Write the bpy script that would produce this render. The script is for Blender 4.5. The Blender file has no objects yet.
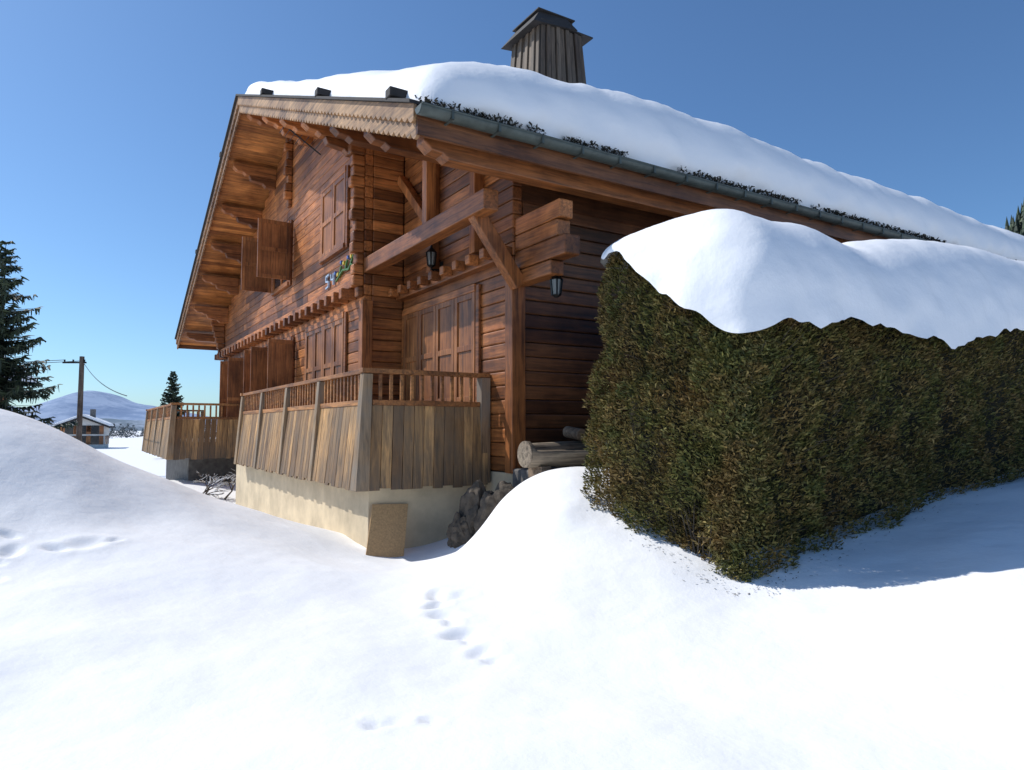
import bpy, bmesh, math, random
import numpy as np
from mathutils import Vector, Matrix, noise
random.seed(7); rng=np.random.default_rng(7)
scene=bpy.context.scene
R=math.radians
ANG=R(32.2)
W0=(0.012,9.48,0.0)      # near wall corner of the chalet
HB=(1.95,5.9,0.0)        # near corner of hedge

# ------------------------------------------------------------ materials
def newmat(name):
    m=bpy.data.materials.new(name); m.use_nodes=True
    nt=m.node_tree; nt.nodes.clear()
    out=nt.nodes.new('ShaderNodeOutputMaterial'); b=nt.nodes.new('ShaderNodeBsdfPrincipled')
    nt.links.new(b.outputs[0],out.inputs[0]); return m,nt,b
def N(nt,t,**k):
    n=nt.nodes.new(t)
    for a,v in k.items():
        setattr(n,a,v)
    return n
def coords(nt,scale=(1,1,1)):
    tc=N(nt,'ShaderNodeTexCoord'); mp=N(nt,'ShaderNodeMapping'); mp.inputs['Scale'].default_value=scale
    nt.links.new(tc.outputs['Object'],mp.inputs[0]); return mp.outputs[0]
def noise_n(nt,vec,scale,detail=4,rough=.55,dist=0):
    n=N(nt,'ShaderNodeTexNoise'); n.inputs['Scale'].default_value=scale; n.inputs['Detail'].default_value=detail
    n.inputs['Roughness'].default_value=rough; n.inputs['Distortion'].default_value=dist
    nt.links.new(vec,n.inputs['Vector']); return n.outputs['Fac']
def ramp(nt,fac,stops):
    r=N(nt,'ShaderNodeValToRGB'); e=r.color_ramp.elements
    while len(e)<len(stops): e.new(.5)
    for i,(p,c) in enumerate(stops):
        e[i].position=p; e[i].color=(*c,1)
    nt.links.new(fac,r.inputs[0]); return r.outputs[0]
def mix(nt,a,b,fac,mode='MIX'):
    m=N(nt,'ShaderNodeMix',data_type='RGBA',blend_type=mode)
    if isinstance(fac,(int,float)): m.inputs[0].default_value=fac
    else: nt.links.new(fac,m.inputs[0])
    for i,x in ((6,a),(7,b)):
        if isinstance(x,tuple): m.inputs[i].default_value=(*x,1)
        else: nt.links.new(x,m.inputs[i])
    return m.outputs[2]
def bump(nt,b,h,st,dist):
    n=N(nt,'ShaderNodeBump'); n.inputs['Strength'].default_value=st; n.inputs['Distance'].default_value=dist
    nt.links.new(h,n.inputs['Height']); nt.links.new(n.outputs[0],b.inputs['Normal'])
def wood(name,col,axis,rough=.5,var=.5,grey=None,greyamt=.0,zfade=None):
    m,nt,b=newmat(name)
    s=[14,14,14]; s[axis]=.9
    v=coords(nt,tuple(s))
    g=N(nt,'ShaderNodeNewGeometry')
    addv=N(nt,'ShaderNodeVectorMath',operation='ADD'); nt.links.new(v,addv.inputs[0])
    sc=N(nt,'ShaderNodeVectorMath',operation='SCALE'); sc.inputs[0].default_value=(13,17,29); nt.links.new(g.outputs['Random Per Island'],sc.inputs['Scale'])
    nt.links.new(sc.outputs[0],addv.inputs[1])
    n1=noise_n(nt,addv.outputs[0],1.6,4,.65,.6)
    d=tuple(c*.36 for c in col); l=tuple(min(1,c*1.5) for c in col)
    c1=ramp(nt,n1,[(.30,d),(.5,col),(.70,l)])
    isl=ramp(nt,g.outputs['Random Per Island'],[(0,(1-var,(1-var)*.88,(1-var)*.82)),(.5,(1-var*.2,)*3),(1,(1+var*.5,)*3)])
    c2=mix(nt,c1,isl,1.0,'MULTIPLY')
    big=noise_n(nt,coords(nt,(1,1,1)),1.1,4,.65)
    if grey:
        f=ramp(nt,big,[(.42,(0,0,0)),(.62,(greyamt,)*3)])
        c2=mix(nt,c2,grey,f)
    else:
        c2=mix(nt,c2,ramp(nt,big,[(.36,(.55,.49,.45)),(.5,(.92,.9,.88)),(.65,(1.2,1.2,1.18))]),1.0,'MULTIPLY')
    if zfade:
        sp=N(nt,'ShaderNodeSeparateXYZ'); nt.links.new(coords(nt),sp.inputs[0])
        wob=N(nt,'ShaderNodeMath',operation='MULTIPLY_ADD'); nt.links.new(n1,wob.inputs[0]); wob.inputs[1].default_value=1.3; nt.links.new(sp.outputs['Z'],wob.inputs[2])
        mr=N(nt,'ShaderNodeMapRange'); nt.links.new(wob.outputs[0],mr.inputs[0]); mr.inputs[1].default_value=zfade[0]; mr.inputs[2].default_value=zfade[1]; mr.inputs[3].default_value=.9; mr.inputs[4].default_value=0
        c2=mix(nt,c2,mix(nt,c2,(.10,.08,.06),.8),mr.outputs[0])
    nt.links.new(c2,b.inputs['Base Color']); b.inputs['Roughness'].default_value=rough
    bump(nt,b,n1,.35,.01); return m
def plain(name,col,rough=.6,metal=0,vs=6,amt=.35,bs=.2):
    m,nt,b=newmat(name)
    n=noise_n(nt,coords(nt),vs,5,.6)
    c=ramp(nt,n,[(.3,tuple(x*(1-amt) for x in col)),(.7,tuple(min(1,x*(1+amt*.6)) for x in col))])
    nt.links.new(c,b.inputs['Base Color']); b.inputs['Roughness'].default_value=rough; b.inputs['Metallic'].default_value=metal
    if bs: bump(nt,b,noise_n(nt,coords(nt),vs*5,3),bs,.01)
    return m
def snowmat(name,clump=.3):
    m,nt,b=newmat(name)
    v=coords(nt)
    b.inputs['Base Color'].default_value=(.885,.885,.89,1); b.inputs['Roughness'].default_value=.6
    b.inputs['Specular IOR Level'].default_value=.2
    n1=noise_n(nt,v,2.2,4,.55); n2=noise_n(nt,v,60,2,.7)
    a=N(nt,'ShaderNodeMath',operation='MULTIPLY_ADD'); nt.links.new(n2,a.inputs[0]); a.inputs[1].default_value=.06; nt.links.new(n1,a.inputs[2])
    bump(nt,b,a.outputs[0],clump,.09); return m
SNOW=snowmat('snow',.28)
OR=(.36,.130,.037)
W_Y=wood('chalet_wood_across',OR,1,.5,.65); W_X=wood('chalet_wood_along',OR,0,.5,.65); W_Z=wood('chalet_wood_upright',OR,2)
SIDEW=wood('shaded_side_wood',(.14,.054,.02),0,.5)  # darker copy of the chalet wood, side wall's shade put into the colour
SOF=wood('soffit_boards',(.42,.165,.045),0,.5,.45)
SHUT=wood('shutter_wood',(.33,.13,.042),2,.45,.35)
TRIM=wood('verge_wood',(.36,.21,.10),1,.6,.35)
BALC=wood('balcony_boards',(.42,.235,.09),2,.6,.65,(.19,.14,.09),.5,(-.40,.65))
RAIL=wood('balcony_rail_wood',(.36,.16,.05),1,.55,.3)
POST=wood('balcony_post_wood',(.30,.20,.11),2,.7,.2,(.2,.18,.15),.7)
GREYW=wood('grey_weathered_wood',(.28,.23,.17),0,.8,.3)
CHIMW=wood('chimney_cladding',(.135,.10,.07),2,.75,.6,(.09,.075,.06),.6)
DARK=plain('dark_roof_edge',(.03,.026,.024),.8)
MOSS=plain('roof_debris',(.05,.042,.028),.95,0,30,.6,.8)
ZINC=plain('zinc_gutter',(.075,.09,.08),.5,.3)
IRON=plain('black_iron',(.02,.02,.02),.45,.6)
REND=plain('foundation_render',(.60,.49,.33),.9,0,2.5,.22,.3)
STONE=plain('grey_stone',(.17,.16,.15),.9,0,5,.45,.8)
ROCK=plain('brown_rock',(.10,.08,.06),.95,0,6,.6,1)
CHIP=plain('chipboard',(.52,.32,.15),.85,0,40,.25)
GLASSD,_nt,_b=newmat('window_glass'); _b.inputs['Base Color'].default_value=(.02,.025,.03,1); _b.inputs['Roughness'].default_value=.06
LAMPG,_nt,_b=newmat('lamp_glass'); _b.inputs['Base Color'].default_value=(.22,.23,.22,1); _b.inputs['Roughness'].default_value=.12
WHITE=plain('white_wall',(.62,.60,.56),.9,0,2,.12)

# ------------------------------------------------------------ mesh helpers
def empty(name,loc=(0,0,0),rz=0):
    e=bpy.data.objects.new(name,None); e.location=loc; e.rotation_euler=(0,0,rz); scene.collection.objects.link(e); return e
class MB:
    def __init__(s): s.v=[]; s.f=[]
    def hexa(s,p):
        n=len(s.v); s.v+=[tuple(q) for q in p]
        for f in ((0,3,2,1),(4,5,6,7),(0,1,5,4),(1,2,6,5),(2,3,7,6),(3,0,4,7)): s.f.append(tuple(n+i for i in f))
    def box(s,x0,x1,y0,y1,z0,z1):
        s.hexa([(x0,y0,z0),(x1,y0,z0),(x1,y1,z0),(x0,y1,z0),(x0,y0,z1),(x1,y0,z1),(x1,y1,z1),(x0,y1,z1)])
    def beam(s,a,b,w,h):
        a=Vector(a); b=Vector(b); d=(b-a).normalized(); up=Vector((0,0,1))
        if abs(d.z)>.99: up=Vector((1,0,0))
        r=d.cross(up).normalized()*w/2; t=r.normalized().cross(d).normalized()*h/2
        s.hexa([a-r-t,a+r-t,a+r+t,a-r+t,b-r-t,b+r-t,b+r+t,b-r+t])
    def prism(s,pts,axis,c0,c1):
        n=len(s.v); k=len(pts)
        def mk(p,c): return (c,p[0],p[1]) if axis==0 else ((p[0],c,p[1]) if axis==1 else (p[0],p[1],c))
        s.v+=[mk(p,c0) for p in pts]+[mk(p,c1) for p in pts]
        s.f.append(tuple(range(n,n+k))); s.f.append(tuple(range(n+2*k-1,n+k-1,-1)))
        for i in range(k): j=(i+1)%k; s.f.append((n+i,n+k+i,n+k+j,n+j))
    def cyl(s,a,b,r0,r1,seg=12):
        a=Vector(a); b=Vector(b); d=(b-a).normalized(); up=Vector((0,0,1)) if abs(d.z)<.9 else Vector((1,0,0))
        x=d.cross(up).normalized(); y=d.cross(x); n=len(s.v)
        for c,r in ((a,r0),(b,r1)):
            for i in range(seg):
                t=2*math.pi*i/seg; s.v.append(tuple(c+x*math.cos(t)*r+y*math.sin(t)*r))
        for i in range(seg): j=(i+1)%seg; s.f.append((n+i,n+j,n+seg+j,n+seg+i))
        s.f.append(tuple(range(n+seg-1,n-1,-1))); s.f.append(tuple(range(n+seg,n+2*seg)))
    def obj(s,name,mat,parent=None,bevel=0,smooth=False):
        me=bpy.data.meshes.new(name); me.from_pydata(s.v,[],s.f); me.materials.append(mat)
        bm=bmesh.new(); bm.from_mesh(me); bmesh.ops.recalc_face_normals(bm,faces=bm.faces); bm.to_mesh(me); bm.free()
        o=bpy.data.objects.new(name,me); scene.collection.objects.link(o)
        if parent: o.parent=parent
        if bevel:
            md=o.modifiers.new('b','BEVEL'); md.width=bevel; md.segments=2; md.limit_method='ANGLE'; md.angle_limit=R(40)
        if smooth: me.polygons.foreach_set('use_smooth',[True]*len(me.polygons))
        return o
def grid_obj(name,P,mat,parent=None):
    n,m,_=P.shape
    idx=np.arange(n*m).reshape(n,m)
    f=np.stack([idx[:-1,:-1],idx[1:,:-1],idx[1:,1:],idx[:-1,1:]],-1).reshape(-1,4)
    me=bpy.data.meshes.new(name); me.from_pydata(P.reshape(-1,3).tolist(),[],f.tolist()); me.materials.append(mat)
    me.polygons.foreach_set('use_smooth',[True]*len(me.polygons)); me.update()
    o=bpy.data.objects.new(name,me); scene.collection.objects.link(o)
    if parent: o.parent=parent
    return o
def quads_obj(name,V,mat,parent=None,k=4):
    n=V.shape[0]//k
    me=bpy.data.meshes.new(name); me.vertices.add(n*k); me.vertices.foreach_set('co',V.astype(np.float32).ravel())
    me.loops.add(n*k); me.loops.foreach_set('vertex_index',np.arange(n*k,dtype=np.int32))
    me.polygons.add(n); me.polygons.foreach_set('loop_start',np.arange(0,n*k,k,dtype=np.int32)); me.polygons.foreach_set('loop_total',np.full(n,k,dtype=np.int32))
    me.update(calc_edges=True); me.materials.append(mat)
    o=bpy.data.objects.new(name,me); scene.collection.objects.link(o)
    if parent: o.parent=parent
    return o
def sm(x): x=min(1,max(0,x)); return x*x*(3-2*x)
def ns(x,y,z=0,s=1): return noise.noise(Vector((x*s,y*s,z)))

# ------------------------------------------------------------ terrain
CP=[(-3,1.5,-1.40),(0,1.5,-1.52),(3,1.5,-1.5),(0,3.1,-1.48),(-2,3.2,-1.42),(2.2,3.2,-1.45),(-3.85,5.2,-1.22),(-2,5.3,-1.40),
(-.33,5.4,-1.47),(-4.8,6.5,-.74),(-4.03,7.3,-.92),(-5.9,8,.2),(-5.25,8,-.06),(-5.0,9,-.47),(-4.2,9.3,-.86),(-3.75,9.2,-1.02),
(-2.76,8.9,-1.29),(-1.9,8.5,-1.56),(-.9,8.4,-1.56),(-2.9,7.4,-1.2),(-1.5,7,-1.44),(-.55,8.45,-1.42),(-.45,7.7,-1.34),
(.1,8.3,-.64),(-.15,8.25,-.86),(.45,8.0,-.56),(1.0,8,-.50),(.5,7.2,-.86),(.05,7.5,-1.0),(.85,7.2,-.92),(.2,6.5,-1.25),(1.0,6.3,-1.20),(1.9,5.7,-1.38),(3,5,-1.28),(3.56,4.8,-1.18),
(3.6,6.8,-1.0),(6.36,8.58,-.58),(6.3,6.5,-.75),(9,10.2,-.3),(9,6,-.5),(6,2,-1.4),(-6,2,-1.0),(-6.5,5,-.7),(-9,8,.35),(-9,5,-.3),(-9,11,-.1),
(-6,10.5,-.9),(-5,13,-1.7),(-3,10.8,-1.6),(-8,16,-1.65),(-9,18.5,-1.5),(-11,21,-1.6),(-14,14,-1.8),(-18,10,-1.0),(-14,28,-2.5),(-1,11,-1.6),(2,10,-.9),(3,8.8,-.8),(1.7,8.4,-.6),
(8,16,-.9),(14,14,0),(16,8,.1),(0,22,-2.3),(14,26,-1),(0,-3,-1.7),(10,-3,-1.6),(-10,-3,-1.2)]
CPa=np.array(CP); cx=CPa[:,:2]; cz=CPa[:,2]
def U_(r2): return np.where(r2>1e-9,r2*np.log(r2+1e-12)*.5,0)
n=len(CP); D2=((cx[:,None]-cx[None])**2).sum(-1)
A=np.zeros((n+3,n+3)); A[:n,:n]=U_(D2)+np.eye(n)*.04; A[:n,n]=1; A[:n,n+1:]=cx; A[n,:n]=1; A[n+1:,:n]=cx.T
sol=np.linalg.solve(A,np.concatenate([cz,[0,0,0]]))
def tps(X,Y):
    sh=X.shape; x=X.ravel(); y=Y.ravel(); out=np.full(x.shape,sol[n])+sol[n+1]*x+sol[n+2]*y
    for i in range(n): out+=sol[i]*U_((x-cx[i,0])**2+(y-cx[i,1])**2)
    return out.reshape(sh)
def axis_pts(a,b,step,lo,hi):
    c=list(np.arange(a,b,step)); s=step; x=c[-1]
    while x<hi: s*=1.13; x+=s; c.append(x)
    s=step; x=c[0]; l=[]
    while x>lo: s*=1.13; x-=s; l.append(x)
    return np.array(l[::-1]+c)
xs=axis_pts(-6.5,4.6,.04,-1500,1500); ys=axis_pts(2.6,9.8,.04,-200,2500)
X,Y=np.meshgrid(xs,ys,indexing='ij')
Xc=np.clip(X,-20,18); Yc=np.clip(Y,-4,30)
Z=tps(Xc,Yc)
far=-2.6
dist=np.hypot(np.maximum(0,np.abs(X+1)-15),np.maximum(0,np.abs(Y-12)-13))
w=np.clip(dist/18,0,1); w=w*w*(3-2*w); Z=Z*(1-w)+far*w
Z=np.clip(Z,-2.9,1.4)
fp=[(-.66,6.12,.08),(-.54,6.02,.11),(-.40,6.06,.06),(-.62,5.78,.08),(-.52,5.50,.09),(-.46,5.33,.06),(-.36,5.08,.09),(-.29,4.94,.05),(-.20,4.74,.08),(-.12,4.60,.05),
(-.68,3.47,.055),(-.60,3.49,.05),(-.40,3.52,.035),(-3.9,6.4,.12),(-4.05,6.2,.07),(-4.3,6.0,.08),(-4.25,5.75,.05),(-4.05,5.5,.05),(-3.75,6.6,.05),(-4.5,6.25,.06)]
Zf=Z.copy()
for k,(a,b,r) in enumerate(fp):
    ca,sa=math.cos(k*1.9),math.sin(k*1.9); dx=(X-a)*ca+(Y-b)*sa; dy=-(X-a)*sa+(Y-b)*ca
    d2=(dx**2*1.6+dy**2*.6)/(r*r); Zf+=-(.042+.015*math.sin(k*2.3))*np.exp(-d2**1.3)+.008*np.exp(-(np.sqrt(d2)-1.7)**2*4)
nz=np.zeros_like(Z)
for i in range(len(xs)):
    if abs(xs[i])>60: continue
    for j in range(len(ys)):
        if ys[j]>60: continue
        x,y=xs[i],ys[j]
        nz[i,j]=.095*ns(x,y,0,.5)+.038*ns(x,y,3,1.3)+.005*ns(x,y,5,5)
Z=Zf+nz
def gz(x,y):
    i=int(np.clip(np.searchsorted(xs,x),1,len(xs)-1)); j=int(np.clip(np.searchsorted(ys,y),1,len(ys)-1)); return float(Z[i,j])
grid_obj('snow_ground',np.stack([X,Y,Z],-1),SNOW)

# ------------------------------------------------------------ chalet (local: x=v along ridge, y=u along facade)
ch=empty('chalet',W0,ANG)
SL=.425; RU=9.0; EU=-1.2; FU=19.9; VE=-2.0; VB=17.0
def rt(u): return 3.55+SL*(u-EU) if u<=RU else 3.55+SL*(RU-EU)-SL*(u-RU)
RTH=.22
BV=-.763; BU0=3.82; BU1=17.8; Z0=-.8
def core(v0,v1,u0,u1,name):
    m=MB(); us=[u0]+([RU] if u0<RU<u1 else [])+[u1]
    pts=[(u0,Z0),(u1,Z0)]+[(u,rt(u)-RTH-.06) for u in reversed(us)]
    m.prism(pts,0,v0,v1); m.obj(name,SIDEW,ch)
core(BV+.1,16.3,BU0+.1,BU1-.1,'core_bay'); core(.1,16.3,.1,BU0+.1,'core_near')
def ulim(z):
    d=(z+.02-(3.55-RTH))/SL+EU
    return max(-9,d), 2*RU-d
m=MB(); H=.2; z=-.6
while z<7.5:
    a,b=ulim(z+H)
    u0=max(BU0,a); u1=min(BU1,b)
    if u1>u0+.2:
        u=u0
        while u<u1-.01:
            e=min(u1,u+random.uniform(3.5,6)); 
            if u1-e<.6: e=u1
            m.box(BV,BV+.16,u,e-.004,z,z+H-.006); u=e
    z+=H
m.obj('facade_logs',W_Y,ch,.02)
m=MB(); z=-.6
while z<5.4:
    a,b=ulim(z+H); u0=max(0,a)
    if BU0-.003>u0+.1: m.box(0,.16,u0,BU0-.01,z,z+H-.006)
    z+=H
m.obj('recess_logs',W_Y,ch,.02)
m=MB(); z=-.6
while z<5.2:
    m.box(BV+.16+.003,.0,BU0+.0,BU0+.14,z,z+H-.006); z+=H
m.obj('bay_side_logs',W_X,ch,.02)
m=MB(); z=-.6
while z<3.1:
    v=.17
    while v<16.4:
        e=min(16.4,v+random.uniform(3,6)); m.box(v,e-.004,0,.16,z,z+H-.006); v=e
    z+=H
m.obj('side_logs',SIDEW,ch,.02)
m=MB(); z=-.6
while z<3.5: m.box(BV,16.3,BU1-.14,BU1+.02,z,z+H-.006); z+=H
m.obj('far_side_logs',W_X,ch,.02)
m=MB(); m.box(-.035,.19,-.035,.16,-.62,2.2); m.box(BV-.03,BV+.17,BU0-.03,BU0+.17,-.62,2.3)
m.obj('corner_posts',W_Z,ch,.012)
m=MB(); z=2.35; k=0
while z<5.0:
    m.box(BV-.12-.09*abs(math.sin(k*1.1))-.03*(z-2.3),BV-.003,BU0-.02,BU0+.16,z,z+H-.01); z+=H; k+=1
z=5.4; k=0
while z<7.2: m.box(BV-.1-.1*abs(math.sin(k*1.1)),BV-.003,RU-.09,RU+.09,z,z+H-.01); z+=H; k+=1
z=2.35;k=0
while z<3.6: m.box(BV-.15-.1*k*.5,BV-.003,BU1-.16,BU1+.02,z,z+H-.01); z+=H; k+=1
m.obj('log_ends',W_X,ch,.03)
m=MB()
m.box(.02,.27,-1.18,-.003,2.18,2.44); m.box(.03,.25,-1.0,-.003,2.45,2.67); m.box(.03,.25,-1.06,-.003,2.68,2.92); m.box(.03,.25,-.86,-.003,1.98,2.17)
for vv in (4.5,9,13): m.box(vv,vv+.22,-1.12,-.003,2.45,2.92); m.box(vv,vv+.22,-.6,-.003,2.22,2.44)
m.obj('eave_corbels',W_Y,ch,.02)
def purlin(m,u,v1,h=.27,w=.2,drop=0):
    top=rt(u)-RTH-.03-SL*w/2-drop
    m.prism([(-1.84,top),(-1.84,top-h*.45),(-1.74,top-h*.75),(-1.6,top-h*.8),(-1.52,top-h),(v1,top-h),(v1,top)],1,u-w/2,u+w/2)
m=MB()
purlin(m,-.93,16.9,.28,.22)
for u in (.85,2.4): purlin(m,u,.0)
for u in (4.1,5.7,7.3,RU,10.7,12.3,13.9,15.5,17.2): purlin(m,u,BV)
purlin(m,18.9,16.9)
for u in (4.1,7.3,10.7,12.3,13.9,15.5,17.2):
    t=rt(u)-RTH-.03-SL*.1-.275; m.prism([(-1.45,t),(-1.4,t-.12),(-1.1,t-.16),(-1.02,t-.24),(BV,t-.24),(BV,t)],1,u-.09,u+.09)
m.obj('purlins',W_X,ch,.015)
m=MB(); m.box(BV-.02,BV+.2,-.55,BU0-.04,2.78,3.05)
m.obj('front_beam',W_Y,ch,.015)
m=MB(); m.beam((BV+.09,-.12,2.86),(.02,-.12,1.95),.16,.2); m.beam((BV+.09,1.3,3.05),(BV+.09,1.3,rt(1.3)-RTH-.1),.16,.16)
m.beam((-.1,BU0-.1,4.6),(-.1,2.2,3.2),.14,.16); m.box(-.17,-.003,2.3,2.46,2.6,4.6); m.box(-.17,-.003,.8,.96,2.6,4.0)
m.obj('braces',W_Z,ch,.012)
m=MB()
m.box(-.16,-.003,.0,BU0-.04,2.34,2.52)
u=.25
while u<BU0-.2: m.box(-.33,-.163,u,u+.13,2.38,2.52); u+=.42
m.box(BV-.14,BV-.003,BU0+.18,BU1,2.56,2.72)
u=BU0+.35
while u<BU1-.1: m.box(BV-.3,BV-.003,u,u+.14,2.36,2.55); u+=.45
m.obj('joist_course',W_Y,ch,.015)

def leaf(m,plane,a0,a1,z0,z1,off):
    m.box(plane-off-.03,plane-off,a0,a1,z0,z1)
    w=.09; x0=plane-off-.055; x1=plane-off-.031
    m.box(x0,x1,a0,a0+w,z0,z1); m.box(x0,x1,a1-w,a1,z0,z1)
    nn=3 if z1-z0>1.6 else 2
    for i in range(nn+1):
        zz=z0+(z1-z0-w)*i/nn; m.box(x0+.002,x1,a0+w+.001,a1-w-.001,zz,zz+w)
def window(name,plane,a0,a1,z0,z1,leaves,closed=True):
    f=MB(); t=.1
    f.box(plane-.05,plane-.003,a0-t,a0-.003,z0-t,z1+t); f.box(plane-.05,plane-.003,a1+.003,a1+t,z0-t,z1+t)
    f.box(plane-.07,plane-.003,a0-.002,a1+.002,z1,z1+t+.02); f.box(plane-.09,plane-.003,a0-.002,a1+.002,z0-t,z0-.002)
    f.obj(name+'_frame',W_Y,ch,.008)
    if closed:
        s=MB(); wl=(a1-a0)/leaves
        for i in range(leaves): leaf(s,plane,a0+wl*i+.008,a0+wl*(i+1)-.008,z0,z1,.005)
        s.obj(name+'_shutters',SHUT,ch,.005)
    else:
        g=MB(); g.box(plane-.012,plane-.003,a0,a1,z0,z1); g.obj(name+'_glass',GLASSD,ch)
        s=MB(); c=(a0+a1)/2
        for a in (a0,c-.04,a1-.07): s.box(plane-.045,plane-.013,a,a+.07,z0,z1)
        for zz in (z0,(z0+z1)/2,z1-.07): s.box(plane-.04,plane-.014,a0+.071,a1-.071,zz,zz+.06)
        s.obj(name+'_sash',W_Z,ch,.004)
window('recess_door',0,.98,3.66,-.4,2.05,4)
window('upper_window',BV,4.75,6.3,3.55,4.95,2)
window('lower_door',BV,4.75,7.3,-.4,2.1,4)
window('upper_window_open',BV,8.9,10.5,3.55,4.95,2,False)
window('lower_window',BV,8.5,10.1,-.4,2.05,2,False)
window('lower_window_b',BV,11.2,13.2,-.4,2.05,2,False)
m=MB()
for a in (8.75,10.6,):
    m.box(BV-.82,BV-.06,a,a+.035,3.55,4.95)
    for zz in (3.55,4.2,4.86): m.box(BV-.82,BV-.06,a-.015,a-.001,zz,zz+.09)
    for xx in (BV-.82,BV-.15): m.box(xx,xx+.09,a-.018,a-.002,3.55,4.95)
for a in (8.35,10.2,11.05,13.3,14.6): 
    m.box(BV-.62,BV-.06,a,a+.035,-.4,2.05)
    for zz in (-.4,.8,1.96): m.box(BV-.62,BV-.06,a-.015,a-.001,zz,zz+.09)
m.obj('open_shutters',SHUT,ch,.004)
cols={'blue':(.08,.15,.4),'yellow':(.6,.45,.05),'green':(.07,.16,.04),'white':(.40,.50,.62)}
pm={k:plain('sign_'+k,c,.5,0,6,.1,0) for k,c in cols.items()}
def strokes(name,mat,segs,w=.035):
    m=MB()
    for (a,za,b,zb) in segs: m.beam((BV-.03,a,za),(BV-.03,b,zb),w,w)
    m.obj(name,mat,ch)
strokes('sign_number',pm['white'],[(5.95,3.1,5.75,3.12),(5.95,3.1,5.95,3.0),(5.95,3.0,5.78,2.98),(5.78,2.98,5.78,2.88),(5.78,2.88,5.95,2.86),(5.62,3.1,5.6,2.98),(5.6,2.98,5.42,2.98),(5.46,3.1,5.46,2.86)])
strokes('sign_leaves',pm['green'],[(5.3,2.9,4.9,3.05),(5.1,2.98,5.0,3.15),(4.9,3.05,4.55,3.0),(4.75,3.03,4.65,3.2),(4.55,3.0,4.3,3.22),(4.45,3.1,4.3,3.0)])
strokes('sign_flowers',pm['yellow'],[(5.2,3.0,5.12,3.02),(4.85,3.16,4.78,3.18),(4.42,3.2,4.36,3.22)],.06)
strokes('sign_petals',pm['blue'],[(5.0,3.2,4.95,3.22),(4.6,3.22,4.55,3.24),(5.35,3.05,5.3,3.08)],.06)

# roof
m=MB()
def slab(m,u0,u1,v0,v1,top,th):
    m.hexa([(v0,u0,rt(u0)-top-th),(v1,u0,rt(u0)-top-th),(v1,u1,rt(u1)-top-th),(v0,u1,rt(u1)-top-th),(v0,u0,rt(u0)-top),(v1,u0,rt(u0)-top),(v1,u1,rt(u1)-top),(v0,u1,rt(u1)-top)])
slab(m,EU,RU,VE+.02,VB,.0,.16); slab(m,RU+.0005,FU,VE+.02,VB,.0,.16)
m.obj('roof_deck',DARK,ch)
m=MB(); u=EU
while u<FU-.05:
    e=min(u+.145,FU)
    if u<RU<e: e=RU
    slab(m,u+.003,e-.003,VE+.03,VB-.02,.163,.035+.004*random.random()); u=e
m.obj('soffit',SOF,ch)
def verge(name,v0,v1,top,bot,sc,mat):
    m=MB()
    for (a,b) in ((EU-.03,RU-.001),(RU+.001,FU+.02)):
        L=b-a; nseg=int(L/.16)
        lo=[]
        k=nseg*(4 if sc else 1)
        for i in range(k+1):
            u=a+L*i/k; zz=(3.55+SL*(u-EU)) if u<=RU else rt(u)
            lo.append((u,zz-bot-(sc*abs(math.sin(math.pi*i/4)) if sc else 0)))
        for i in range(k):
            p0,p1=lo[i],lo[i+1]; t0=(3.55+SL*(p0[0]-EU)) if p0[0]<=RU else rt(p0[0]); t1=(3.55+SL*(p1[0]-EU)) if p1[0]<=RU else rt(p1[0])
            m.hexa([(v0,p0[0],p0[1]),(v1,p0[0],p0[1]),(v1,p1[0],p1[1]),(v0,p1[0],p1[1]),(v0,p0[0],t0+top),(v1,p0[0],t0+top),(v1,p1[0],t1+top),(v0,p1[0],t1+top)])
    o=m.obj(name,mat,ch)
    bm=bmesh.new(); bm.from_mesh(o.data); bmesh.ops.remove_doubles(bm,verts=bm.verts,dist=.0005); bm.to_mesh(o.data); bm.free()
verge('verge_board_lower',VE-.02,VE+.018,-.14,.34,.055,TRIM)
verge('verge_board_upper',VE-.06,VE-.023,.0,.17,.05,TRIM)
verge('verge_cap',VE-.11,VE+.1,.045,-.005,0,DARK)
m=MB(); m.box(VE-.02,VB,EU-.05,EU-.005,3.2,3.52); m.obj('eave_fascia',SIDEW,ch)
m=MB(); m.box(VE-.02,VB,FU+.005,FU+.05,rt(FU)-.33,rt(FU)-.02); m.obj('far_fascia',SIDEW,ch)
g=[];r=.085; cy,cz_=EU-.145,3.47
for i in range(13):
    t=math.pi+math.pi*i/12; g.append((cy+r*math.cos(t),cz_+r*math.sin(t)))
P=np.array([[(v,a,b) for (a,b) in g] for v in np.linspace(VE-.05,VB,40)])
go=grid_obj('gutter',P,ZINC,ch); sd=go.modifiers.new('s','SOLIDIFY'); sd.thickness=.008
m=MB(); m.cyl((VE-.05,cy-r,cz_),(VB,cy-r,cz_),.014,.014,8)
v=VE+.3
while v<VB: m.box(v,v+.03,cy-r-.012,EU-.05,cz_-.10,cz_-.088); m.box(v,v+.03,cy-r-.016,cy-r-.006,cz_-.1,cz_); v+=.6
m.prism(g,0,VE-.056,VE-.051)
m.obj('gutter_brackets',ZINC,ch)
m=MB()
for u in (-.62,2.3,6.2,11,15): m.box(VE-.12,VE+.2,u-.075,u+.075,rt(u)+.05,rt(u)+.16)
m.obj('verge_blocks',DARK,ch,.01)
V=[]
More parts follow.
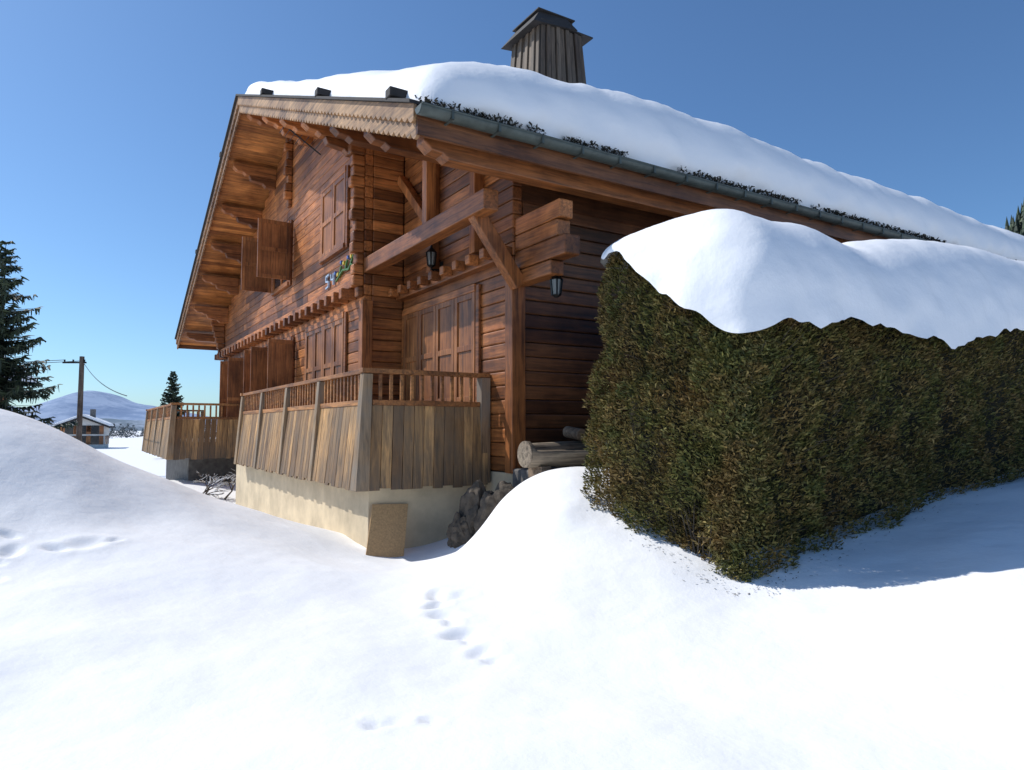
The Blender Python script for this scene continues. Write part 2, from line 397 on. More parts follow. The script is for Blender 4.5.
for i in range(16000):
    v=random.uniform(VE+.1,VB); 
    if ns(v,3,0,1.1)+.25*ns(v,8,0,4)<-.08: continue
    u=EU+random.uniform(-.06,.3); zz=rt(max(u,EU))+random.uniform(0,.12)
    s=random.uniform(.010,.030); a=Vector((random.uniform(-1,1),random.uniform(-1,1),random.uniform(-1,1))).normalized()*s; b=Vector((random.uniform(-1,1),random.uniform(-1,1),random.uniform(-.3,1))).normalized()*s*.5
    c=Vector((v,u,zz)); V+=[c-a-b,c+a-b,c+a+b,c-a+b]
quads_obj('roof_debris',np.array([tuple(q) for q in V]),MOSS,ch)

# roof snow
def f_(x): x=min(1,max(0,x)); return math.sqrt(max(0,1-(1-x)**2))
def fc(a,b,p=2.6):
    a=1-min(1,max(0,a)); b=1-min(1,max(0,b)); r=min(1,(a**p+b**p)**(1/p)); return math.sqrt(max(0,1-r*r))
def edgepts(a,b,R0,R1,n0,step):
    p=[a+R0*(1-math.cos(math.pi/2*i/n0)) for i in range(n0)]
    q=[b-R1*(1-math.cos(math.pi/2*i/n0)) for i in range(n0)][::-1]
    return p+list(np.arange(a+R0,b-R1,step))+q
TV=[-2,-1.5,-1,0,1,2.5,4,5.5,7.5,9,11,12.5,14,17]; TT=[.48,.62,.78,.96,1.05,1.12,1.10,1.02,1.0,.96,.9,.86,.9,.7]
def roofsnow():
    vs=edgepts(VE+.04,VB-.02,.55,.5,12,.12); us=edgepts(EU+.02,FU-.1,.6,.6,14,.2)
    P=np.zeros((len(vs),len(us),3))
    for i,v in enumerate(vs):
        for j,u in enumerate(us):
            d1=v-(VE+.04); d2=VB-.02-v; d3=u-(EU+.02); d4=FU-.1-u
            T=np.interp(v,TV,TT); up=sm((u-0)/6); T=T*(1-up)+.5*up
            if u>RU: T=.45
            T*=1+.11*ns(v,u,1,.55)+.07*ns(v,u,2,1.5)+.025*ns(v,u,5,4.5)
            h=T*fc(d1/.6,d3/.62)*f_(d2/.5)*f_(d4/.6)
            k=(1-f_(d3/.62)); off=k*(.07+.13*ns(v,0,0,.9)+.11*ns(v,4,h*3,3.2)); koff=(1-f_(d1/.55))*(.03+.08*ns(u,9,0,1.1)+.05*ns(u,2,h*4,3.5))
            bul=-.13*math.sin(math.pi*min(1,max(0,f_(d3/.62)*1.0)))*(1 if d3<.62 else 0)
            uu=u+off+bul+.05
            P[i,j]=(v+koff,uu,rt(min(max(uu,EU),FU))+.003+h)
    grid_obj('roof_snow',P,SNOW,ch)
roofsnow()

# chimney
CV,CU=2.7,3.0
m=MB(); zb=rt(CU)-.3; zt=7.78; wb,wt=.67,.49
k=9
def cpt(side,t,z):
    w=wb+(wt-wb)*(z-zb)/(zt-zb); a=-w+2*w*t
    return {0:(CV-w,CU+a),1:(CV+a,CU-w),2:(CV+w,CU+a),3:(CV+a,CU+w)}[side]
for side in range(4):
    nx,ny={0:(-1,0),1:(0,-1),2:(1,0),3:(0,1)}[side]
    for i in range(k):
        t0=i/k+.014; t1=(i+1)/k-.014; o=.025+.03*(i%2)
        q=[]
        for z in (zb,zt-.03*random.random()):
            a=cpt(side,t0,z); b=cpt(side,t1,z); q+=[(a[0],a[1],z),(b[0],b[1],z),(b[0]+nx*o,b[1]+ny*o,z),(a[0]+nx*o,a[1]+ny*o,z)]
        m.hexa(q)
m.obj('chimney_cladding',CHIMW,ch)
m=MB(); m.hexa([(CV-wb,CU-wb,zb),(CV+wb,CU-wb,zb),(CV+wb,CU+wb,zb),(CV-wb,CU+wb,zb),(CV-wt,CU-wt,zt-.02),(CV+wt,CU-wt,zt-.02),(CV+wt,CU+wt,zt-.02),(CV-wt,CU+wt,zt-.02)]); m.obj('chimney_core',DARK,ch)
m=MB(); 
m.box(CV-.5,CV+.74,CU-.56,CU+.56,zt,zt+.025)
m.hexa([(CV-.72,CU-.6,zt-.10),(CV+.34,CU-.58,zt+.03),(CV+.34,CU+.58,zt+.03),(CV-.72,CU+.6,zt-.10),(CV-.46,CU-.40,zt+.26),(CV+.14,CU-.44,zt+.30),(CV+.14,CU+.44,zt+.30),(CV-.46,CU+.40,zt+.26)])
m.beam((CV-.52,CU,zt+.275),(CV+.36,CU,zt+.29),.94,.022)
m.beam((CV+.32,CU-.4,zt+.03),(CV+.32,CU-.4,zt+.28),.03,.03); m.beam((CV+.32,CU+.4,zt+.03),(CV+.32,CU+.4,zt+.28),.03,.03)
m.obj('chimney_hood',DARK,ch)

# foundations
m=MB(); m.box(-1.78,.0,.74,9.6,-3.0,-.62); m.box(-.6,16.3,9.65,17.7,-3.0,-.62); m.box(.01,16.3,.02,9.6,-3,-.62)
m.obj('foundation',REND,ch,.01)
m=MB(); m.box(-.02,12,-1.5,-.003,-1.3,-.55); m.obj('side_terrace_slab',STONE,ch,.03)
m=MB(); m.box(-2.2,-.62,14.6,20.5,-3.2,-.52); m.obj('far_balcony_base',STONE,ch,.02)

def balcony(prefix,vo,vi,u0,u1,sides,zt=.78,zm=.3,zb=-.8,fl=.12):
    B=MB(); Rr=MB(); Po=MB(); F=MB()
    F.box(vo+.05,vi-.003,u0+.05,u1-.05,-.5,-.4)
    F.obj(prefix+'_floor',GREYW,ch)
    u=u0+.09
    while u<u1-.12:
        j=random.uniform(-.012,.012); b=zb+random.uniform(-.025,.02)
        B.hexa([(vo-fl+j*.3,u,b),(vo-fl+.03,u,b),(vo-fl+.03,u+.143,b),(vo-fl+j*.3,u+.143,b),(vo,u,zm),(vo+.03,u,zm),(vo+.03,u+.143,zm),(vo,u+.143,zm)]); u+=.152
    u=u0+.13
    while u<u1: Rr.box(vo+.02,vo+.055,u,u+.045,zm+.03,zt-.06); u+=.152
    Rr.box(vo-.02,vo+.1,u0,u1,zt-.06,zt-.003); Rr.box(vo-.012,vo+.07,u0+.08,u1-.08,zm+.0,zm+.07)
    u=u0; k=max(2,round((u1-u0)/2.1))
    for i in range(k+1):
        u=u0+(u1-u0-.12)*i/k; w=.13
        Po.hexa([(vo-fl-.02,u,zb-.01),(vo-fl+w,u,zb-.01),(vo-fl+w,u+w,zb-.01),(vo-fl-.02,u+w,zb-.01),(vo-.025,u,zt-.065),(vo+w-.02,u,zt-.065),(vo+w-.02,u+w,zt-.065),(vo-.025,u+w,zt-.065)])
    for (ue,sgn) in sides:
        v=vo+.10
        while v<vi-.1:
            b=zb+random.uniform(-.025,.02); e=min(v+.143,vi-.02); f2=fl*.7
            B.hexa([(v-.06,ue+sgn*f2,b),(e-.06,ue+sgn*f2,b),(e-.06,ue+sgn*(f2-.03),b),(v-.06,ue+sgn*(f2-.03),b),(v,ue,zm),(e,ue,zm),(e,ue-sgn*.03,zm),(v,ue-sgn*.03,zm)]); v+=.152
        v=vo+.2
        while v<vi-.05: Rr.box(v,v+.045,min(ue-sgn*.02,ue-sgn*.055),max(ue-sgn*.02,ue-sgn*.055),zm+.03,zt-.06); v+=.152
        Rr.box(vo-.05,vi-.01,min(ue+sgn*.03,ue-sgn*.1),max(ue+sgn*.03,ue-sgn*.1),zt-.055,zt+.005)
        Rr.box(vo+.1,vi-.01,min(ue+sgn*.014,ue-sgn*.07),max(ue+sgn*.014,ue-sgn*.07),zm+.002,zm+.072)
        a,b=sorted((ue+sgn*.05,ue-sgn*.1)); Po.box(vi-.17,vi-.02,a,b,zb+.02,zt-.06)
        a,b=sorted((ue+sgn*(fl*.7+.01),ue-sgn*.05)); a2,b2=sorted((ue+sgn*.012,ue-sgn*.1))
        Po.hexa([(vo-fl-.022,a,zb-.012),(vo+.04,a,zb-.012),(vo+.04,b,zb-.012),(vo-fl-.022,b,zb-.012),(vo-.03,a2,zt-.067),(vo+.1,a2,zt-.067),(vo+.1,b2,zt-.067),(vo-.03,b2,zt-.067)])
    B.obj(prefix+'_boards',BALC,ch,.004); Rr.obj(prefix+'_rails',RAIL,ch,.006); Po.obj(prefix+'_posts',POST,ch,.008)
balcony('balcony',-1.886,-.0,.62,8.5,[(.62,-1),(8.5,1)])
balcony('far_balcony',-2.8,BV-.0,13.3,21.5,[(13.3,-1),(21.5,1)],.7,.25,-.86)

def lantern(prefix,x,y,z,hang,s=1.0,wall=None):
    m=MB()
    m.cyl((x,y,z+.10*s),(x,y,z+.19*s),.10*s,.02*s,8); m.cyl((x,y,z+.19*s),(x,y,z+.24*s),.02*s,.015*s,8)
    m.cyl((x,y,z-.14*s),(x,y,z-.11*s),.03*s,.07*s,8)
    for i in range(6):
        t=i*math.pi/3; c,s_=math.cos(t),math.sin(t); m.beam((x+.065*s*c,y+.065*s*s_,z-.11*s),(x+.09*s*c,y+.09*s*s_,z+.10*s),.016,.016)
    if hang: m.cyl((x,y,z+.24*s),(x,y,hang),.01,.01,6)
    if wall is not None:
        m.beam((x,y,z-.17*s),(wall,y,z-.17*s),.02,.02); m.beam((x,y,z-.17*s),(x,y,z-.13*s),.02,.02); m.box(wall-.015,wall-.002,y-.05,y+.05,z-.28*s,z-.02*s); m.beam((x,y,z-.17*s),(wall-.01,y,z-.27*s),.014,.014)
    m.obj(prefix+'_frame',IRON,ch)
    g=MB(); g.cyl((x,y,z-.11*s),(x,y,z+.10*s),.055*s,.08*s,6); g.obj(prefix+'_glass',LAMPG,ch)
lantern('wall_lantern',-.2,2.2,2.78,None,1.0,-.003)
lantern('hanging_lantern',.2,-.75,1.84,2.18,.95)

m=MB(); m.cyl((-1.5,6.6,rt(6.6)-.5),(BV,6.6,rt(6.6)-.95),.015,.015,6)
for i in range(7):
    v=-1.55+i*.11; zz=rt(6.6)-.5-.06*i; m.cyl((v,6.2,zz),(v,7.0,zz),.007,.007,5)
m.obj('antenna',IRON,ch)

# ------------------------------------------------------------ hedge (local x=s along V, y=t along U)
hd=empty('hedge',HB,ANG)
EF=([0,1.27,2.5,3.3,4.3,5.2,9.5],[.90,1.05,1.03,.92,1.17,1.29,1.6])
def edgez(s,t):
    ef=np.interp(s,*EF); bk=1.84+.06*max(s,0); return ef+(bk-ef)*sm(max(t,0)/1.6)
def hdisp(a,z,q): return .19*ns(a,z,q,1.1)+.14*ns(a,z,q+5,2.8)+.08*ns(a,z,q+7,6.5)
LH,TH=9.3,1.98
def leafmat():
    m,nt,b=newmat('thuja_foliage'); g=N(nt,'ShaderNodeNewGeometry')
    big=noise_n(nt,coords(nt),2.4,4,.75)
    c1=ramp(nt,g.outputs['Random Per Island'],[(0,(.035,.048,.013)),(.35,(.085,.10,.024)),(.7,(.14,.145,.036)),(1,(.22,.20,.055))])
    c2=ramp(nt,g.outputs['Random Per Island'],[(0,(.09,.052,.02)),(.5,(.22,.13,.042)),(1,(.35,.225,.085))])
    f=ramp(nt,big,[(.42,(.08,.08,.08)),(.62,(.85,.85,.85))])
    nt.links.new(mix(nt,c1,c2,f),b.inputs['Base Color']); b.inputs['Roughness'].default_value=.65; b.inputs['Specular IOR Level'].default_value=.3
    return m
LEAF=leafmat(); INNER=plain('hedge_inner',(.025,.021,.010),1,0,8,.5,.6)
m=MB()
for i in range(31):
    s0=.32+(LH-.6)*i/31; s1=.32+(LH-.6)*(i+1)/31
    for j in range(6):
        t0=.34+1.42*j/6; t1=.34+1.42*(j+1)/6
        m.hexa([(s0,t0,-2),(s1,t0,-2),(s1,t1,-2),(s0,t1,-2),(s0,t0,edgez(s0,t0)-.08),(s1,t0,edgez(s1,t0)-.08),(s1,t1,edgez(s1,t1)-.08),(s0,t1,edgez(s0,t1)-.08)])
m.box(.12,2,.6,1.86,-2,-.1)
m.obj('hedge_core',INNER,hd)
def cc(x,cr): return (cr-math.sqrt(max(0,cr*cr-(cr-x)**2))) if x<cr else 0
def scatter(nq):
    out=[]
    areas=[('f',LH*2.4),('l',TH*2.9*1.8),('b',LH*.8),('r',TH*.8)]
    tot=sum(a for _,a in areas)
    for kind,a in areas:
        k=int(nq*a/tot)
        for _ in range(k):
            if kind in 'fb':
                s=random.uniform(0,LH) if kind=='b' else LH*random.random()**1.35; t=0 if kind=='f' else TH; nx,ny=0,(-1 if kind=='f' else 1)
            else:
                t=random.uniform(0,TH); s=0 if kind=='l' else LH; nx,ny=(-1 if kind=='l' else 1),0
            near=max(0,1-math.hypot(s,t)/.7)
            zt=edgez(s,t)+.06-.16*near; z=random.uniform(-1.75,zt)
            al=s if kind in 'fb' else t+20
            top=max(0,1-(zt-z)/.55)
            q=hdisp(al,z,1.0 if kind in 'fr' else 9)
            d=q*(1-.6*top)-random.random()**2*.18
            if kind=='f': d-=cc(s,.34)
            if kind=='l': d-=cc(t,.34)+cc(TH-t,.30)*(.35+.65*top)
            if kind=='b': d-=cc(s,.30)
            zrel=(z+1.3)/(2.2)
            d-=.12*max(0,.25-zrel)*1.6
            d-=.12*top*top
            if kind=='l': d+=.20*math.sin(math.pi*min(1,max(0,zrel)))
            ox,oy=nx+random.gauss(0,.6),ny+random.gauss(0,.6)
            dv=Vector((ox,oy,random.uniform(-.2,1.3))).normalized()
            sd=dv.cross(Vector((random.gauss(0,1),random.gauss(0,1),random.gauss(0,1)))).normalized()
            L=random.uniform(.022,.055); w=L*random.uniform(.18,.36)
            c=Vector((s+nx*d,t+ny*d,z))
            if random.random()<.5: w=-w
            out+= [c-sd*w*.5,c+sd*w*.3+dv*L*.1,c+sd*w+dv*L*.7,c+dv*L*1.15]
    return np.array([tuple(q) for q in out])
quads_obj('hedge_foliage',scatter(180000),LEAF,hd)
m=MB()
for i in range(260):
    if random.random()<.5: s=random.uniform(.3,LH); c=Vector((s,.0,random.uniform(-1.2,edgez(s,0)-.1))); d=Vector((random.gauss(0,.4),-1,random.uniform(0,1)))
    else: t=random.uniform(.3,TH-.3); c=Vector((0,t,random.uniform(-1,edgez(0,t)-.1))); d=Vector((-1,random.gauss(0,.4),random.uniform(0,1)))
    d.normalize(); m.cyl(c-d*.1,c+d*random.uniform(.06,.15),.004,.0015,4)
for i in range(90):
    t=random.uniform(.5,TH); c=Vector((.15,t,-1.5)); q=Vector((random.uniform(-.05,.12),t+random.uniform(-.3,.3),random.uniform(-1.0,-.5))); m.cyl(c,q,.010,.003,5)
m.obj('hedge_twigs',ROCK,hd)
CR=([0,.35,1.4,2.4,3.3,5.1,7.7,9.5],[2.12,2.17,2.18,2.06,2.30,2.43,2.48,2.5])
def hedgesnow():
    S0,T0,S1,T1=-.13,-.17,LH+.08,TH+.05
    RS,RT,RB=.8,.95,.55
    ss=edgepts(S0,S1,RS,.6,20,.07); ts=edgepts(T0,T1,RT,RB,20,.05)
    P=np.zeros((len(ss),len(ts),3)); K=.8
    for i,s in enumerate(ss):
        for j,t in enumerate(ts):
            A_=max(0,1-(s-S0)/RS); x_,y_=s,t; d2=S1-s
            if t-T0<RT: B_=max(0,1-(t-T0)/RT); sg=1; Ry=RT
            else: B_=max(0,1-(T1-t)/RB); sg=-1; Ry=RB
            xp=A_*math.sqrt(1-B_*B_/2); yp=B_*math.sqrt(1-A_*A_/2)
            r=min(1,math.hypot(xp,yp))
            if A_>0 and B_>0:
                x_=s+(A_-xp)*RS*K; y_=t+sg*(B_-yp)*Ry*K
            fd=math.sqrt(max(0,1-r*r))*f_(d2/.6)
            b=edgez(max(x_,0),y_)-.02; C=np.interp(x_,*CR)
            z=b+(C-b)*fd
            z+=(.06*ns(x_,y_,0,1.3)+.018*ns(x_,y_,4,3.6))*fd
            k=1-fd
            z+=-k*(.03+.10*ns(x_*1.0+y_,1,0,1.9)+.07*ns(x_+y_,5,0,5))
            x_+=k*.06*ns(y_,z,0,3); y_+=k*.06*ns(x_,z*1.5,7,2.5)*sg
            P[i,j]=(x_,y_,z)
    grid_obj('hedge_snow',P,SNOW,hd)
hedgesnow()
V=[]; c_,s_=math.cos(ANG),math.sin(ANG)
for i in range(300):
    if random.random()<.6: a,b=random.uniform(0,6)*random.random(),-abs(random.gauss(0,.14))-.02
    else: a,b=-abs(random.gauss(0,.13))-.05,random.uniform(-.1,1.9)
    x=HB[0]+a*c_-b*s_; y=HB[1]+a*s_+b*c_; c=Vector((x,y,gz(x,y)+.005)); s=random.uniform(.005,.014); t=random.uniform(0,6.28)
    p=Vector((math.cos(t),math.sin(t),.15))*s; q=Vector((-math.sin(t),math.cos(t),.1))*s*.35; V+=[c-p-q,c+p-q,c+p+q,c-p+q]
quads_obj('fallen_hedge_litter',np.array([tuple(q) for q in V]),ROCK)

# ------------------------------------------------------------ rocks, log, board
def loc2w(u,v,z): 
    c,s=math.cos(ANG),math.sin(ANG); return (W0[0]+v*c-u*s,W0[1]+v*s+u*c,z)
def rock(name,loc,sc,seed,mat=ROCK):
    bm=bmesh.new(); bmesh.ops.create_icosphere(bm,subdivisions=4,radius=1)
    for v in bm.verts:
        p=v.co.normalized(); d=1+.35*noise.noise(p*1.3+Vector((seed,0,0)))+.18*noise.noise(p*3.5+Vector((0,seed,0)))+.06*noise.noise(p*9)
        v.co=Vector((p.x*sc[0],p.y*sc[1],p.z*sc[2]))*d
    me=bpy.data.meshes.new(name); bm.to_mesh(me); bm.free(); me.materials.append(mat)
    o=bpy.data.objects.new(name,me); o.location=loc; scene.collection.objects.link(o); return o
rock('boulder',(-.45,8.95,-1.15),(.26,.25,.42),1); rock('boulder',(-.24,8.72,-1.16),(.2,.22,.36),5); rock('boulder',(-.05,8.85,-1.0),(.25,.2,.3),9); rock('boulder',(-.62,8.85,-1.35),(.2,.2,.25),12)
lg=empty('log_trough',loc2w(-.75,.25,-.33),ANG)
P=[]
for i,x in enumerate(np.linspace(-.55,.75,26)):
    row=[]
    for k in range(25):
        t=2*math.pi*k/24; r=.17*(1+.06*ns(math.cos(t)*2,math.sin(t)*2,x*3)); yy=r*math.cos(t); zz=r*math.sin(t)
        if zz>.05 and -.45<x<.65 : zz=.05-.10*(1-abs(yy)/.17)
        row.append((x,yy,zz))
    P.append(row)
grid_obj('trough_body',np.array(P),GREYW,lg)
m=MB(); m.cyl((-.555,0,0),(-.53,0,0),.168,.168,24); m.cyl((.74,0,0),(.755,0,0),.168,.168,24); m.cyl((-.3,.3,.0),(.95,.3,.05),.13,.12,20); m.cyl((.45,.12,.24),(.45,.45,.28),.08,.08,18); m.box(-.4,-.25,-.15,.15,-.3,-.15); m.box(.4,.55,-.15,.15,-.3,-.15)
m.obj('trough_logs',GREYW,lg,.01)
bd=empty('leaning_board',loc2w(.72,-1.9,-1.58),ANG)
m=MB(); m.hexa([(-.08,-.40,-.16),(.44,-.40,-.14),(.44,-.385,-.14),(-.08,-.385,-.16),(.16,-.04,.58),(.66,-.04,.56),(.66,-.025,.56),(.16,-.025,.58)]); m.obj('panel',CHIP,bd)

# ------------------------------------------------------------ conifers
def firmat():
    m,nt,b=newmat('spruce_needles'); g=N(nt,'ShaderNodeNewGeometry')
    c=ramp(nt,g.outputs['Random Per Island'],[(0,(.012,.022,.014)),(.6,(.03,.05,.028)),(1,(.06,.085,.04))])
    nt.links.new(c,b.inputs['Base Color']); b.inputs['Roughness'].default_value=.7; return m
FIR=firmat(); BARK=plain('bark',(.07,.05,.035),.95,0,12,.4,.6)
def conifer(name,loc,h,r,dens=1.0,seed=1,thick=1.0):
    rr=random.Random(seed); e=empty(name,loc)
    m=MB(); m.cyl((0,0,-.6),(0,0,h*.97),h*.018+.03,.01,8)
    V=[]; z=h*.10
    while z<h*.985:
        fr=1-(z/h); L0=r*(fr**.8)+.08
        nb=int(4+3*fr)
        for b in range(nb):
            a=rr.uniform(0,2*math.pi); L=L0*rr.uniform(.45,1.2); dr=rr.uniform(.1,.55)*fr-.12*(1-fr); zz0=z+rr.uniform(-.015,.015)*h
            d=Vector((math.cos(a),math.sin(a),0)); s=Vector((-d.y,d.x,0))
            def pt(t): return d*(L*t)+Vector((0,0,zz0-dr*L*t+ .25*L*t*t))
            if L>.5: m.cyl(pt(0),pt(.85),.012+.008*L,.004,4)
            steps=int((L/.085)*dens)+4
            for i in range(steps):
                t=(i+rr.random())/steps; p=pt(t)
                for sg in (-1,1):
                    ll=(.12+.12*L*(1-t*.6))*rr.uniform(.5,1.4); q=p+s*sg*ll+d*ll*.55+Vector((0,0,-ll*rr.uniform(-.1,.9)))
                    w=(d*(.03+.02*rr.random()+.01*L)+Vector((0,0,.03)))*thick; V+=[p-w,p+w,q+w*.3,q-w*.3]
                for _ in range(2): 
                    q=p+Vector((rr.uniform(-.06,.06),rr.uniform(-.06,.06),-rr.uniform(.08,.30)*min(1.3,L+.2))); w=(s*rr.uniform(-1,1)+d*rr.uniform(-1,1))*.04*thick; V+=[p-w,p+w,q+w*.3,q-w*.3]
        z+=h*.014*rr.uniform(.7,1.3)+.02
    m.obj('trunk',BARK,e); quads_obj('needles',np.array([tuple(q) for q in V]),FIR,e)
conifer('spruce_tree',(-22.3,30,-2.6),11.0,2.9,.55,3,1.0)
conifer('spruce_tree',(-29.5,60,-2.6),7.6,1.7,.45,5,1.6)

# ------------------------------------------------------------ background buildings
def house(name,loc,rz,w,d,h,sl,over,wallm,topm,snow=.45):
    e=empty(name,loc,rz)
    m=MB(); m.box(-w/2,w/2,-d/2,d/2,-3,h*.45); m.obj('walls_lower',wallm,e)
    rh=sl*w/2
    m=MB(); m.prism([(-w/2,h*.45+.002),(w/2,h*.45+.002),(w/2,h),(0,h+rh),(-w/2,h)],1,-d/2+.02,d/2-.02); m.obj('walls_upper',topm,e)
    m=MB(); s=MB(); x=w/2+over
    for sg in (-1,1):
        z1=h-sl*over
        m.prism([(0,h+rh+.02),(sg*x,z1+.02),(sg*x,z1+.22),(0,h+rh+.22)],1,-d/2-over,d/2+over)
        s.prism([(0,h+rh+.223),(sg*(x-.1),z1+.223+sl*.1),(sg*(x-.12),z1+.15+snow),(sg*(x-.45),z1+.4+snow),(0,h+rh+.2+snow)],1,-d/2-over+.1,d/2+over-.1)
    m.obj('roof',DARK,e); s.obj('roof_snow',SNOW,e,.1,False)
    g=MB(); f=MB()
    for xx in (-w*.28,0,w*.28):
        for zz in (.3,h*.62):
            g.box(xx-.45,xx+.45,-d/2-.03,-d/2-.004,zz,zz+1.1); f.box(xx-.95,xx-.48,-d/2-.06,-d/2-.004,zz,zz+1.1); f.box(xx+.48,xx+.95,-d/2-.06,-d/2-.004,zz,zz+1.1)
    for yy in (-d*.25,d*.25):
        g.box(w/2+.004,w/2+.03,yy-.45,yy+.45,.3,1.4); f.box(w/2+.004,w/2+.06,yy-.95,yy-.48,.3,1.4); f.box(w/2+.004,w/2+.06,yy+.48,yy+.95,.3,1.4)
    g.obj('windows',GLASSD,e); f.obj('shutters',SHUT,e)
    m=MB(); m.box(w*.1,w*.1+.6,0,.6,h,h+rh+1.2); m.obj('chimney',STONE,e)
    return e
house('neighbour_chalet',(-36.6,41,-1.4),R(2),9.0,6.0,5.0,.72,1.3,WHITE,W_Z,.2)
house('neighbour_house',(-55.5,90,-2.4),R(25),5.0,5,2.6,.42,.6,WHITE,WHITE,.35)
up=empty('utility_pole',(-25.0,40,0))
m=MB(); m.cyl((0,0,-3),(0,0,4.15),.17,.13,10); m.obj('pole',wood('pole_wood',(.12,.09,.07),2,.9),up)
m=MB(); m.box(-1.1,.25,-.05,.05,3.75,3.84); 
for xx in (-1.0,-.5,.15): m.cyl((xx,0,3.84),(xx,0,3.97),.04,.05,8)
m.obj('crossarm',IRON,up)
m=MB()
def cable(a,b,sag,r=.016):
    a=Vector(a); b=Vector(b); pr=a
    for i in range(1,17):
        t=i/16; p=a.lerp(b,t); p.z-=sag*4*t*(1-t); m.cyl(pr,p,r,r,5); pr=p
cable((.1,0,3.8),(13.0,-18.5,1.0),.3,.016); cable((.1,0,3.9),(-30,-6,4.5),.8,.018); cable((-1,0,3.95),(-32,-6,4.6),.8,.018)
m.obj('cables',IRON,up)

sh=empty('bare_shrub',(-7.3,17.0,gz(-7.3,17.0)-.05)); m=MB(); s2=MB(); rr=random.Random(4)
def twig(p,d,L,r,n):
    q=p+d*L; m.cyl(p,q,r,r*.6,5)
    if n<3 and d.z<.75: s2.cyl(p+Vector((0,0,r*1.4)),q+Vector((0,0,r)),r*1.1,r*.6,6)
    if n>0:
        for _ in range(3 if n>1 else 2):
            dd=(d+Vector((rr.gauss(0,.6),rr.gauss(0,.6),rr.gauss(.05,.3)))).normalized(); twig(q,dd,L*rr.uniform(.6,.9),r*.6,n-1)
for i in range(4): twig(Vector((rr.uniform(-.5,.5),0,0)),Vector((rr.gauss(0,.6),rr.gauss(0,.3),.8)).normalized(),.26,.028,4)
m.obj('twigs',BARK,sh); s2.obj('twig_snow',SNOW,sh)

# ------------------------------------------------------------ distant trees, hills, mountains
V=[]; rr=random.Random(11)
for i in range(200):
    x=rr.uniform(-150,-30); y=rr.uniform(170,240); h=rr.uniform(1.5,4.5); w=rr.uniform(1.0,2.2)
    for k in range(60):
        a=rr.uniform(0,6.28); t=rr.random(); rad=w*(1-t)**.6*rr.random()**.4
        c=Vector((x+rad*math.cos(a),y+rad*math.sin(a),-2.7+h*t)); s=.3
        q=[Vector((rr.uniform(-s,s),rr.uniform(-s,s),rr.uniform(-s,s))) for _ in range(4)]; V+=[c+z_ for z_ in q]
DT=plain('distant_tree_foliage',(.12,.14,.15),.9,0,.2,.4,0)
quads_obj('distant_trees',np.array([tuple(q) for q in V]),DT)
def ridge(name,y0,x0,x1,fn,mat,depth,base=-4,nx=160,ny=24):
    P=np.zeros((nx,ny,3))
    for i in range(nx):
        x=x0+(x1-x0)*i/(nx-1); hh=fn(x)
        for j in range(ny):
            t=j/(ny-1); k=math.sin(math.pi*min(1,t*1.0))
            P[i,j]=(x,y0+depth*t,base+(hh-base)*k*(1+.18*ns(x,t*depth*.6,3,6/depth)))
    return grid_obj(name,P,mat)
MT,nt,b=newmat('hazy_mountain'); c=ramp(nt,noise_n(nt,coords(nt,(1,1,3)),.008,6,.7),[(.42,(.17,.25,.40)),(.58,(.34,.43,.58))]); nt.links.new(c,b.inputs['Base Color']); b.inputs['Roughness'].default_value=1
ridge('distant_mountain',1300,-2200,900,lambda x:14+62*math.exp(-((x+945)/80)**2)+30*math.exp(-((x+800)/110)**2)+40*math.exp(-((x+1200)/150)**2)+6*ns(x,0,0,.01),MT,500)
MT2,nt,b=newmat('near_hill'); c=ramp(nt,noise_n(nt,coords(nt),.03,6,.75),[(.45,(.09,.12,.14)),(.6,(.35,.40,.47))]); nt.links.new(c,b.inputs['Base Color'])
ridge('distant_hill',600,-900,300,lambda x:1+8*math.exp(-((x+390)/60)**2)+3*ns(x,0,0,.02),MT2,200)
HF=plain('forest_floor',(.10,.11,.09),.95,0,.1,.5,0)
def hill(x): return -3+124*sm((x-60)/170)
ridge('forested_hill',110,40,360,lambda x:hill(x),HF,130,-4,80,24)
V=[]; rr=random.Random(2)
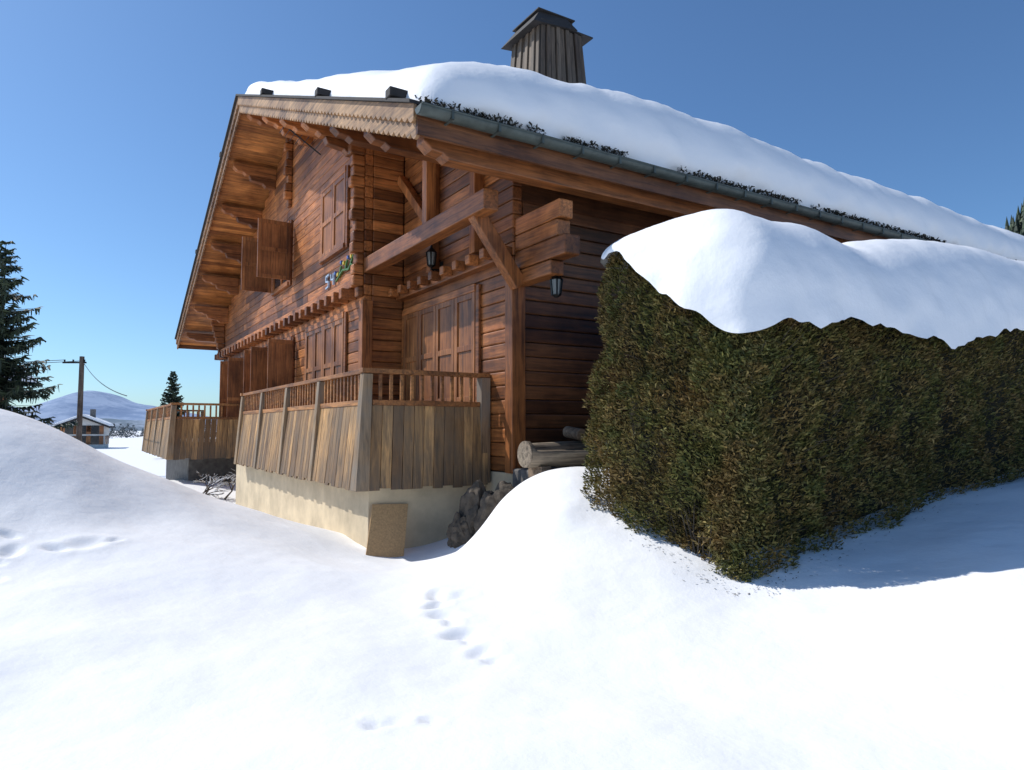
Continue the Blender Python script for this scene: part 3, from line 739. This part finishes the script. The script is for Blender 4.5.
for i in range(2600):
    x=rr.uniform(95,260); t=rr.uniform(.12,.7); y=110+130*t; zb=-4+(hill(x)+4)*math.sin(math.pi*t)*(1+.18*ns(x,t*130*.6,3,6/130))
    h=rr.uniform(4,7.5); w=h*.2
    for lv in range(4):
        z0=zb+h*(.1+.2*lv); z1=z0+h*.38; wr=w*(1-lv*.22)
        a0=rr.uniform(0,6)
        for k in range(5):
            a=a0+k*1.257; b_=a+1.257; V+=[(x+wr*math.cos(a),y+wr*math.sin(a),z0),(x+wr*math.cos(b_),y+wr*math.sin(b_),z0+rr.uniform(-.2,.2)),(x,y,z1)]
quads_obj('hillside_forest',np.array(V),FIR,None,3)

# ------------------------------------------------------------ camera & light
cam=bpy.data.cameras.new('camera'); co=bpy.data.objects.new('camera',cam); scene.collection.objects.link(co)
cam.sensor_width=36; cam.lens=36*691/1024; co.location=(0,0,0); co.rotation_euler=(R(90+3.56),0,0); cam.clip_end=6000; cam.clip_start=.05
scene.camera=co
az=Vector((-.955,.297)).normalized()
el=R(47); sd=Vector((az.x*math.cos(el),az.y*math.cos(el),math.sin(el))).normalized()
sl=bpy.data.lights.new('sun','SUN'); sl.energy=4.2; sl.angle=R(.53); sl.color=(1,.965,.91)
so=bpy.data.objects.new('sun',sl); scene.collection.objects.link(so); so.rotation_euler=sd.to_track_quat('Z','Y').to_euler(); so.location=(-20,5,20)
wd=bpy.data.worlds.new('World'); scene.world=wd; wd.use_nodes=True; nt=wd.node_tree
sk=nt.nodes.new('ShaderNodeTexSky'); sk.sky_type='NISHITA'; sk.sun_disc=False; sk.sun_elevation=el; sk.sun_rotation=math.atan2(az.x,az.y)
sk.altitude=1100; sk.air_density=1.0; sk.dust_density=1.6; sk.ozone_density=1.5
bg=nt.nodes['Background']; bg.inputs[1].default_value=.105
tint=mix(nt,sk.outputs[0],(.78,1.08,1.34),1.0,'MULTIPLY'); nt.links.new(tint,bg.inputs[0])
scene.view_settings.view_transform='Standard'; scene.view_settings.look='None'; scene.view_settings.exposure=0
